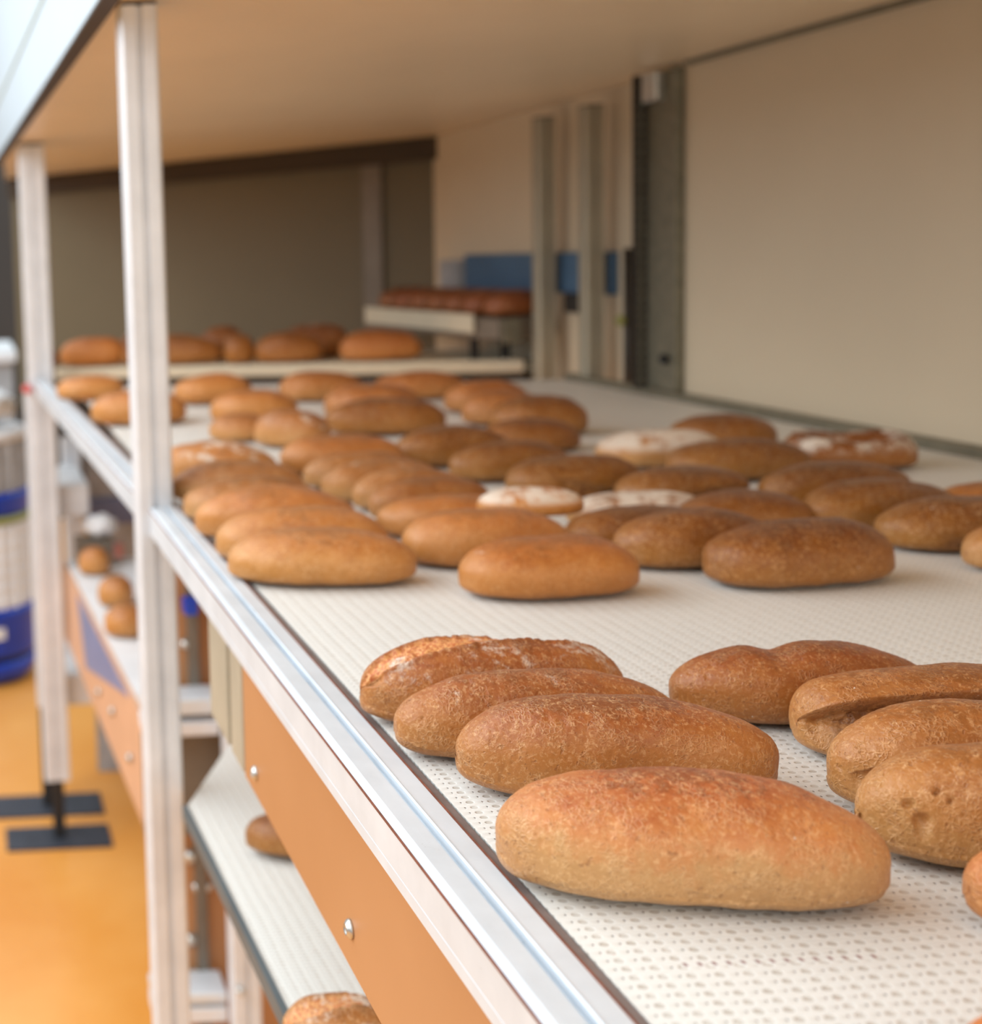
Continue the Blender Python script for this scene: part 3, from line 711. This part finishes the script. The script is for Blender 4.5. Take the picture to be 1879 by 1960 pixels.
def add_loaf(key, xl, yl, xr, yr, yt, label, group, mat='soft', res=1, tint=(1, 1, 1), flour=0.0, surf=BELT, W=0.078, tipz=0.022, feat='', bend=0.0, L=None, H=None, roll=0.0, tiltx=0.0, lift=0.0, blunt=2.6, dy=0.0, lump=0.055, yaw=None, skew=0.0):
    if group == GF: W *= 1.12; H = H * 1.13 if H else None
    a = at(xl, yl, z=surf + tipz); b = at(xr, yr, z=surf + tipz)
    m = (a + b) / 2; d = b - a
    ln = math.hypot(d.x, d.y); yw = math.atan2(d.y, d.x)
    if yaw is not None: yw = math.radians(yaw)
    if L: ln = L; m = a + Vector((math.cos(yw), math.sin(yw), 0)) * ln / 2
    if H is None:
        H = max(0.048, min(0.066, at(xl * 0.5 + xr * 0.5, yt, Y=m.y).z - surf - 0.002))
    seed = sum(ord(ch) * (i + 3) for i, ch in enumerate(key + group[:3])) % 97 + 1
    nu, nv = {2: (220, 150), 1: (64, 44), 0: (36, 24)}[res]
    o = link('bread_loaf', loaf_mesh(seed, ln, W, H, nu, nv, feat, bend, blunt, lump, skew), CR[mat], smooth=True)
    o.location = (m.x, m.y + dy, surf + 0.0006 + lift)
    o.rotation_euler = (math.radians(roll), math.radians(tiltx), yw)
    o.color = (tint[0], tint[1], tint[2], flour)
    tag(o, label, 'bread', group)
    return o

GN = 'brown loaves at the near end of the belt'
GM = 'brown loaves in the middle of the belt'
GF = 'brown loaves at the far end of the belt'
# near group
add_loaf('A', 948, 1612, 1692, 1655, 1470, 'large brown loaf nearest the camera, pale lower side, touching the rail', GN, 'front', 2, W=0.080, H=0.067, flour=0.0, bend=-0.003, skew=0.10)
add_loaf('B', 872, 1450, 1486, 1462, 1333, 'long amber loaf directly behind the nearest big loaf', GN, 'amber', 2, W=0.072, flour=0.0, H=0.067, skew=0.06)
add_loaf('C', 755, 1390, 1300, 1370, 1287, 'third amber loaf from the front beside the rail, with flour specks', GN, 'amber', 2, W=0.064, flour=0.38, dy=-0.002, H=0.059, skew=0.08)
add_loaf('D', 692, 1335, 1196, 1315, 1217, 'loaf with torn ridged crust and white flour patches, behind the near stack', GN, 'amber', 2, W=0.070, feat='ridge', flour=0.46, dy=0.004, H=0.064, tint=(1, 0.96, 0.9), skew=0.10)
add_loaf('E', 1291, 1325, 1800, 1325, 1233, 'darker smooth loaf with a shallow dip, alone behind the near stack', GN, 'amber', 2, feat='saddle', tint=(0.84, 0.78, 0.7), W=0.070, H=0.058, dy=0.006)
add_loaf('F', 1546, 1400, 2080, 1395, 1283, 'loaf with a lid-like overhanging crust at the right edge', GN, 'tan', 2, feat='lip', flour=0.05, W=0.070, H=0.061, blunt=4.5, tint=(0.95, 0.88, 0.8), dy=0.012)
add_loaf('G', 1603, 1495, 2190, 1500, 1335, 'tan loaf with a creased near end, between the lidded loaf and the pitted loaf', GN, 'tan', 2, feat='fold', W=0.066, H=0.072, L=0.19, tint=(0.98, 0.94, 0.9), dy=0.008, yaw=-8)
add_loaf('H', 1640, 1575, 2260, 1590, 1425, 'tan loaf with small pits in its left end, in front at the right edge', GN, 'tan', 2, feat='pits', W=0.068, H=0.071, L=0.19, dy=0.002)
add_loaf('I', 1838, 1690, 2500, 1700, 1590, 'orange-brown loaf end poking in at the right edge beside the nearest loaf', GN, 'front', 2, W=0.064, H=0.056, L=0.19, tint=(1.0, 0.84, 0.72), dy=-0.006)
add_loaf('J', 1838, 2052, 2700, 2062, 1935, 'tip of an orange loaf in the bottom right corner', GN, 'front', 1, W=0.07, H=0.052, L=0.19, tint=(1.05, 0.85, 0.7))

# middle group
add_loaf('K1', 435, 1075, 811, 1090, 1015, 'light golden loaf at the front of the middle stack beside the rail', GM, 'soft', 1, W=0.095, L=0.208, yaw=-12, H=0.060)
add_loaf('K2', 412, 1040, 775, 1045, 978, 'second golden loaf of the middle stack beside the rail', GM, 'soft', 1, W=0.088, L=0.205, yaw=-9, H=0.066)
add_loaf('K3', 372, 1000, 715, 1010, 930, 'third golden loaf of the middle stack, showing a long orange crown', GM, 'soft', 1, W=0.095, L=0.21, yaw=-10, H=0.068, tint=(1, 0.94, 0.88))
add_loaf('K4', 350, 968, 640, 960, 905, 'wrinkled floury end of a loaf in the middle stack, next to the rail', GM, 'tan', 1, W=0.085, flour=0.3, feat='seam', L=0.19, yaw=-8, H=0.060)
add_loaf('K5', 326, 935, 600, 930, 868, 'seamed loaf right of the near post, in front of the flour striped one', GM, 'tan', 1, W=0.085, flour=0.3, feat='seam', L=0.20, yaw=-8, H=0.062)
add_loaf('K6', 290, 898, 545, 905, 838, 'loaf right of the near post with a pale flour stripe', GM, 'soft', 1, W=0.105, flour=0.55, L=0.205, yaw=-14, H=0.066)
add_loaf('L1', 768, 1045, 1090, 1050, 998, 'tan loaf half hidden by the golden loaf at the front beside the rail', GM, 'soft', 1, W=0.095, tint=(0.95, 0.9, 0.86), L=0.19, yaw=-8, H=0.064, flour=0.1)
add_loaf('L2', 720, 995, 1010, 1010, 962, 'low tan loaf crossing behind the second column of the middle row', GM, 'soft', 1, W=0.075, tint=(0.92, 0.86, 0.8), L=0.19, yaw=-14, H=0.055)
add_loaf('L3', 712, 972, 925, 955, 922, 'olive brown loaf with a dark flank in the second column', GM, 'tan', 1, W=0.072, tint=(0.86, 0.78, 0.66), L=0.17, yaw=4, H=0.056, dy=0.01)
add_loaf('L4', 683, 955, 900, 935, 905, 'loaf with a rounded left tip wedged third from the flour dabbed loaf', GM, 'tan', 1, W=0.066, L=0.17, yaw=4, H=0.058, dy=0.02)
add_loaf('L5', 622, 938, 870, 925, 887, 'loaf with a white flour dab on its crown, second column', GM, 'tan', 1, W=0.072, flour=0.38, L=0.18, yaw=0, H=0.060, dy=0.02)
add_loaf('L6', 587, 915, 835, 905, 882, 'narrow loaf tip just left behind the flour dabbed loaf', GM, 'tan', 1, W=0.075, L=0.185, yaw=-2, H=0.056, dy=0.02)
add_loaf('L7', 536, 885, 768, 885, 832, 'tan loaf with a dark right end, at the back of the second column', GM, 'soft', 1, W=0.085, L=0.20, yaw=-10, H=0.066, tint=(0.92, 0.84, 0.76))
add_loaf('M1', 880, 1105, 1220, 1090, 1035, 'golden loaf in the middle front row with white flour scratches on its crown', GM, 'soft', 1, W=0.088, flour=0.30, H=0.062, tint=(0.9, 0.78, 0.62))
add_loaf('M2', 913, 955, 1120, 1005, 935, 'pale floury loaf lying tilted on top of the others in the middle row', GM, 'soft', 1, W=0.060, flour=0.75, surf=BELT + 0.036, L=0.125, yaw=-8, H=0.036, tint=(1.08, 1.05, 1.0), dy=0.0)
add_loaf('M3', 1085, 975, 1345, 975, 945, 'flour covered loaf behind the pale tilted one', GM, 'tan', 1, W=0.075, flour=0.8, L=0.18, yaw=-4, H=0.042)
add_loaf('M4', 1100, 1030, 1370, 1020, 988, 'dark loaf whose tip shows between two front loaves of the middle row', GM, 'brown', 1, W=0.08, L=0.18, yaw=0, H=0.052, flour=0.12, tint=(1, 0.92, 0.8), dy=0.02)
add_loaf('N1', 1186, 1055, 1530, 1040, 980, 'brown loaf with a bright pointed left tip, third in the middle front row', GM, 'brown', 1, dy=0.01, W=0.084, L=0.175, yaw=0, H=0.064, tint=(1.05, 0.98, 0.9))
add_loaf('N2', 1290, 985, 1560, 980, 938, 'dark brown loaf with a wavy crown behind the middle front row', GM, 'brown', 1, dy=-0.012, W=0.085, L=0.155, yaw=-4, H=0.052, tint=(0.9, 0.8, 0.7))
add_loaf('O1', 1355, 1085, 1698, 1065, 993, 'large dark brown loaf at the front right of the middle row', GM, 'brown', 1, W=0.088, H=0.066, tint=(0.9, 0.78, 0.62), blunt=3.2)
add_loaf('O2', 1660, 1010, 1990, 1025, 973, 'brown loaf with a burst lower side right of the large dark one', GM, 'brown', 1, W=0.085, feat='under', L=0.19, yaw=-10, H=0.060, dy=-0.015)
add_loaf('O3', 1848, 1055, 2200, 1050, 1010, 'tan loaf tip at the right edge level with the middle front row', GM, 'tan', 1, W=0.078, L=0.19, yaw=-4, H=0.054)
add_loaf('P1', 1541, 985, 1795, 960, 923, 'brown loaf with an orange left tip and a pale dot, behind the burst loaf', GM, 'brown', 1, W=0.085, H=0.060, L=0.19, yaw=4, flour=0.08, feat='seam')
add_loaf('P2', 1457, 945, 1725, 930, 892, 'long brown loaf with a lit left end behind the dotted loaf', GM, 'brown', 1, W=0.085, H=0.060, L=0.195, yaw=0)
add_loaf('P3', 1790, 965, 2050, 960, 930, 'tan loaf cut by the right edge above the burst loaf', GM, 'tan', 1, W=0.08, L=0.17, yaw=-6, H=0.050, tint=(0.95, 0.86, 0.74))
# far group
add_loaf('P4', 1505, 868, 1746, 880, 832, 'boxy upturned loaf with a hollow floury top near the side wall', GF, 'brown', 1, W=0.095, feat='hollow', flour=0.62, L=0.175, yaw=-12, H=0.050, blunt=5.0, tint=(1, 0.85, 0.75))
add_loaf('Q1', 1181, 945, 1400, 935, 898, 'brown loaf with a dark scooped side behind the middle front row', GM, 'brown', 1, W=0.085, feat='under', L=0.18, yaw=0, H=0.056)
add_loaf('Q2', 1275, 890, 1560, 905, 856, 'smooth brown loaf in front of the upturned loaf', GF, 'brown', 1, W=0.085, L=0.20, yaw=-10, H=0.052)
add_loaf('Q3', 1262, 830, 1442, 850, 803, 'domed loaf standing furthest back left of the upturned loaf', GF, 'brown', 1, W=0.09, L=0.165, yaw=-16, H=0.052, tint=(1.05, 1, 0.95), dy=-0.03)
add_loaf('Q4', 1128, 865, 1400, 860, 828, 'loaf thickly covered with white flour before the domed one', GF, 'tan', 1, W=0.095, flour=0.85, L=0.195, yaw=-8, H=0.052, dy=-0.02)
add_loaf('R1', 970, 930, 1225, 905, 866, 'olive brown loaf with a torn dark underside in the third column', GM, 'brown', 1, W=0.09, feat='under', L=0.20, yaw=4, H=0.062, tint=(1.02, 1.0, 0.85))
add_loaf('R2', 857, 895, 1100, 880, 848, 'loaf with a bright rounded tip behind the torn loaf', GM, 'brown', 1, W=0.085, L=0.19, yaw=2, H=0.060, tint=(1.05, 1.02, 0.92), dy=-0.01)
add_loaf('R3', 788, 885, 1010, 870, 842, 'long orange-brown loaf behind the bright tipped loaf', GF, 'brown', 1, W=0.08, L=0.19, yaw=0, H=0.060, tint=(1.05, 1, 0.9), dy=0.08)
add_loaf('R5', 945, 852, 1128, 850, 822, 'flattened loaf lying under the back row in the third column', GF, 'brown', 1, W=0.08, L=0.17, yaw=-6, H=0.050, tint=(0.98, 0.88, 0.8), dy=0.06)
add_loaf('R4', 938, 812, 1140, 812, 768, 'glossy orange-brown loaf at the right end of the back rows', GF, 'brown', 1, W=0.09, L=0.175, yaw=-10, H=0.066, tint=(1.08, 1, 0.85))
add_loaf('R6', 884, 795, 1050, 790, 752, 'tan loaf tip left behind the glossy orange-brown loaf', GF, 'tan', 1, W=0.085, L=0.17, yaw=-4, H=0.062, tint=(1, 0.88, 0.78), flour=0.15)
add_loaf('R7', 850, 772, 1015, 765, 730, 'floury reddish loaf in the last row of the third column', GF, 'tan', 1, W=0.09, L=0.18, yaw=-4, H=0.062, flour=0.35, tint=(1, 0.85, 0.75))
add_loaf('S1', 620, 812, 880, 815, 772, 'wide glossy brown loaf in the second column behind the open patch of belt', GF, 'brown', 1, W=0.10, L=0.235, yaw=-10, H=0.064, tint=(1.1, 1, 0.85))
add_loaf('S2', 620, 780, 800, 780, 742, 'tan loaf with a pink floury crown behind the wide glossy one', GF, 'tan', 1, W=0.1, L=0.2, yaw=-12, H=0.066, flour=0.3, tint=(1, 0.85, 0.72))
add_loaf('S3', 705, 745, 905, 745, 714, 'dusty orange loaf in the very last row, right of centre', GF, 'tan', 1, W=0.09, L=0.21, yaw=-12, H=0.060, flour=0.35, tint=(1, 0.82, 0.66), dy=-0.04)
add_loaf('S4', 490, 830, 640, 845, 785, 'loaf turned end-on with a floury top beside the wide glossy one', GF, 'tan', 1, W=0.085, L=0.15, yaw=-40, H=0.064, flour=0.5, tint=(0.95, 0.85, 0.7))
add_loaf('S5', 400, 822, 560, 835, 795, 'pale low loaf lying left of the end-on loaf', GF, 'tan', 1, W=0.075, L=0.13, yaw=-20, H=0.048, flour=0.35, tint=(0.95, 0.86, 0.72))
add_loaf('S6', 533, 752, 700, 752, 713, 'orange loaf in the last row just right of the bare patch', GF, 'tan', 1, W=0.1, L=0.2, yaw=-10, H=0.066, tint=(1, 0.86, 0.7), flour=0.1)
add_loaf('S7', 333, 758, 495, 755, 721, 'broad golden loaf in the last row right of the near post', GF, 'soft', 1, W=0.1, L=0.195, yaw=-8, H=0.066, tint=(1, 0.9, 0.75))
add_loaf('S8', 402, 790, 545, 785, 752, 'golden loaf overlapping the broad one right of the near post', GF, 'soft', 1, W=0.1, L=0.19, yaw=-14, H=0.064, tint=(1, 0.92, 0.8))
add_loaf('T1', 108, 750, 250, 748, 722, 'bright golden loaf beside the far length of rail', GF, 'soft', 1, W=0.09, L=0.18, yaw=-8, H=0.058, tint=(1.05, 1, 0.9), dy=-0.02)
add_loaf('T2', 174, 795, 372, 790, 748, 'golden loaf crossing behind the near post', GF, 'soft', 1, W=0.11, L=0.215, yaw=-10, H=0.068, tint=(1, 0.93, 0.82))
# second layer on the cross conveyor
GU = 'loaves on the cross conveyor'
U = [(84, 665, 110, 'small dark loaf end at the left end of the cross conveyor', 'brown', 0.10, 0.0, (0.9, 0.8, 0.7)),
     (120, 662, 235, 'golden loaf on the cross conveyor left of the near post', 'soft', 0.2, 0.0, (1, 0.86, 0.7)),
     (240, 658, 416, 'long brown loaf on the cross conveyor passing behind the near post', 'brown', 0.33, 0.0, (1, 0.9, 0.75)),
     (430, 658, 484, 'short brown loaf in the middle of the cross conveyor', 'brown', 0.15, 0.0, (1, 0.9, 0.7)),
     (492, 662, 612, 'brown loaf with a rounded left tip in the middle of the cross conveyor', 'brown', 0.2, 0.05, (1, 0.88, 0.72)),
     (655, 658, 800, 'rightmost loaf on the cross conveyor with a lit right tip', 'tan', 0.2, 0.2, (0.95, 0.75, 0.55))]
for i, (xl, yl, xr, lab, mt, L_, fl, ti) in enumerate(U):
    px = (xl + xr) / 2; m = at(px, 672, z=CROSS_TOP + 0.015)
    o = add_loaf('U%d' % i, xl, yl, xr, yl, 625, lab, GU, mt, 1, ti, fl, surf=CROSS_TOP, W=0.088, L=1.0, H=0.072, yaw=-8)
    bpy.data.meshes.remove(o.data) if False else None
    Lw = (xr - xl) / 2400 * m.y
    old = o.data; o.data = None if False else old
    bm = loaf_mesh(31 + i, Lw, 0.094, 0.096 if i else 0.06, 56, 40, '', 0, 2.6, 0.06)
    bm.to_mesh(old)
    for p_ in old.polygons: p_.use_smooth = True
    bm.free()
    # sit on the belt 8 cm behind its front edge
    k = (m.x - e0.x) / (e1.x - e0.x); yb = e0.y + (e1.y - e0.y) * k + 0.075
    px3 = at(px, 660, Y=yb).x
    o.location = (px3, yb, CROSS_TOP + 0.0006); o.rotation_euler = (0, 0, -0.2)
for i, (xl, xr, lab, fl, ti) in enumerate(((538, 668, 'flour topped loaf in the second row of the cross conveyor', 0.45, (0.9, 0.72, 0.55)), (230, 330, 'loaf hidden partly by the near post in the second row of the cross conveyor', 0, (1, 0.85, 0.7)), (380, 470, 'dark loaf in the second row of the cross conveyor', 0, (0.9, 0.75, 0.6)))):
    px = (xl + xr) / 2; m0 = at(px, 665, z=CROSS_TOP + 0.015); k = (m0.x - e0.x) / (e1.x - e0.x); yb = e0.y + (e1.y - e0.y) * k + 0.225
    x3 = at(px, 650, Y=yb).x; Lw = (xr - xl) / 2400 * yb
    o = link('bread_loaf', loaf_mesh(61 + i, Lw, 0.10, 0.112, 48, 32), CR['brown'], smooth=True)
    o.location = (x3, yb, CROSS_TOP + 0.0006); o.rotation_euler = (0, 0, -0.2); o.color = (*ti, fl); tag(o, lab, 'bread', GU)
# loaves on the feeder
GP = 'reddish loaves on the feeder conveyor'
labs = ['nearest reddish loaf at the right end of the feeder conveyor', 'reddish loaf at the near corner of the feeder conveyor', 'second reddish loaf along the side of the feeder conveyor', 'third reddish loaf along the side of the feeder conveyor',
        'fourth reddish loaf along the side of the feeder conveyor', 'fifth reddish loaf along the side of the feeder conveyor', 'last reddish loaf at the far left end of the feeder conveyor']
proto = None
for i in range(7):
    y = 3.60 + i * 0.11; xm = 1.562 - i * 0.013
    if proto is None:
        proto = link('bread_loaf', loaf_mesh(77, 0.17, 0.098, 0.078, 40, 28), CR['red'], smooth=True); o = proto
    else:
        o = proto.copy(); COL.objects.link(o)
    o.location = (xm + (0.006 if i == 0 else 0), y, 1.6556); o.rotation_euler = (0, 0, random.uniform(-0.1, 0.1)); o.color = (1, random.uniform(0.9, 1.1), 0.9, 0)
    tag(o, labs[i], 'bread', GP)
# loaves of the lower tiers
GL = 'loaves on the lower belts'
def low_loaf(px, py, z, L_, W_2, H_2, yaw, mat, label, feat='', fl=0.0, tint=(1, 1, 1), seed=5, res=(96, 64), sloped=False):
    p = at(px, py, z=z + H_2 * 0.4)
    o = link('bread_loaf', loaf_mesh(seed, L_, W_2, H_2, res[0], res[1], feat), CR[mat], smooth=True)
    zz = lz(p.y) + 0.004 if sloped else z + 0.0006
    o.location = (p.x, p.y, zz); o.rotation_euler = (-0.08 if sloped else 0, 0, math.radians(yaw)); o.color = (*tint, fl)
    return tag(o, label, 'bread', GL)
low_loaf(580, 1612, 1.075, 0.15, 0.075, 0.050, -12, 'brown', 'brown loaf half hidden behind the orange panel on the sloping lower belt', sloped=True, seed=12, tint=(1.02, 0.92, 0.8))
low_loaf(668, 1985, 1.12, 0.12, 0.080, 0.055, -10, 'tan', 'wrinkled floury loaf at the bottom edge on the sloping lower belt', 'ridge', 0.5, sloped=True, seed=14)
low_loaf(180, 1078, 0.90, 0.10, 0.085, 0.085, -20, 'soft', 'furthest loaf on the lower belt between the left posts', seed=15, res=(40, 28))
low_loaf(222, 1135, 0.90, 0.10, 0.10, 0.085, -25, 'soft', 'middle loaf on the lower belt between the left posts', seed=16, res=(40, 28))
low_loaf(240, 1192, 0.90, 0.11, 0.10, 0.080, -25, 'soft', 'nearest loaf on the lower belt between the left posts', seed=17, res=(40, 28))
scene.cycles.use_denoising = True
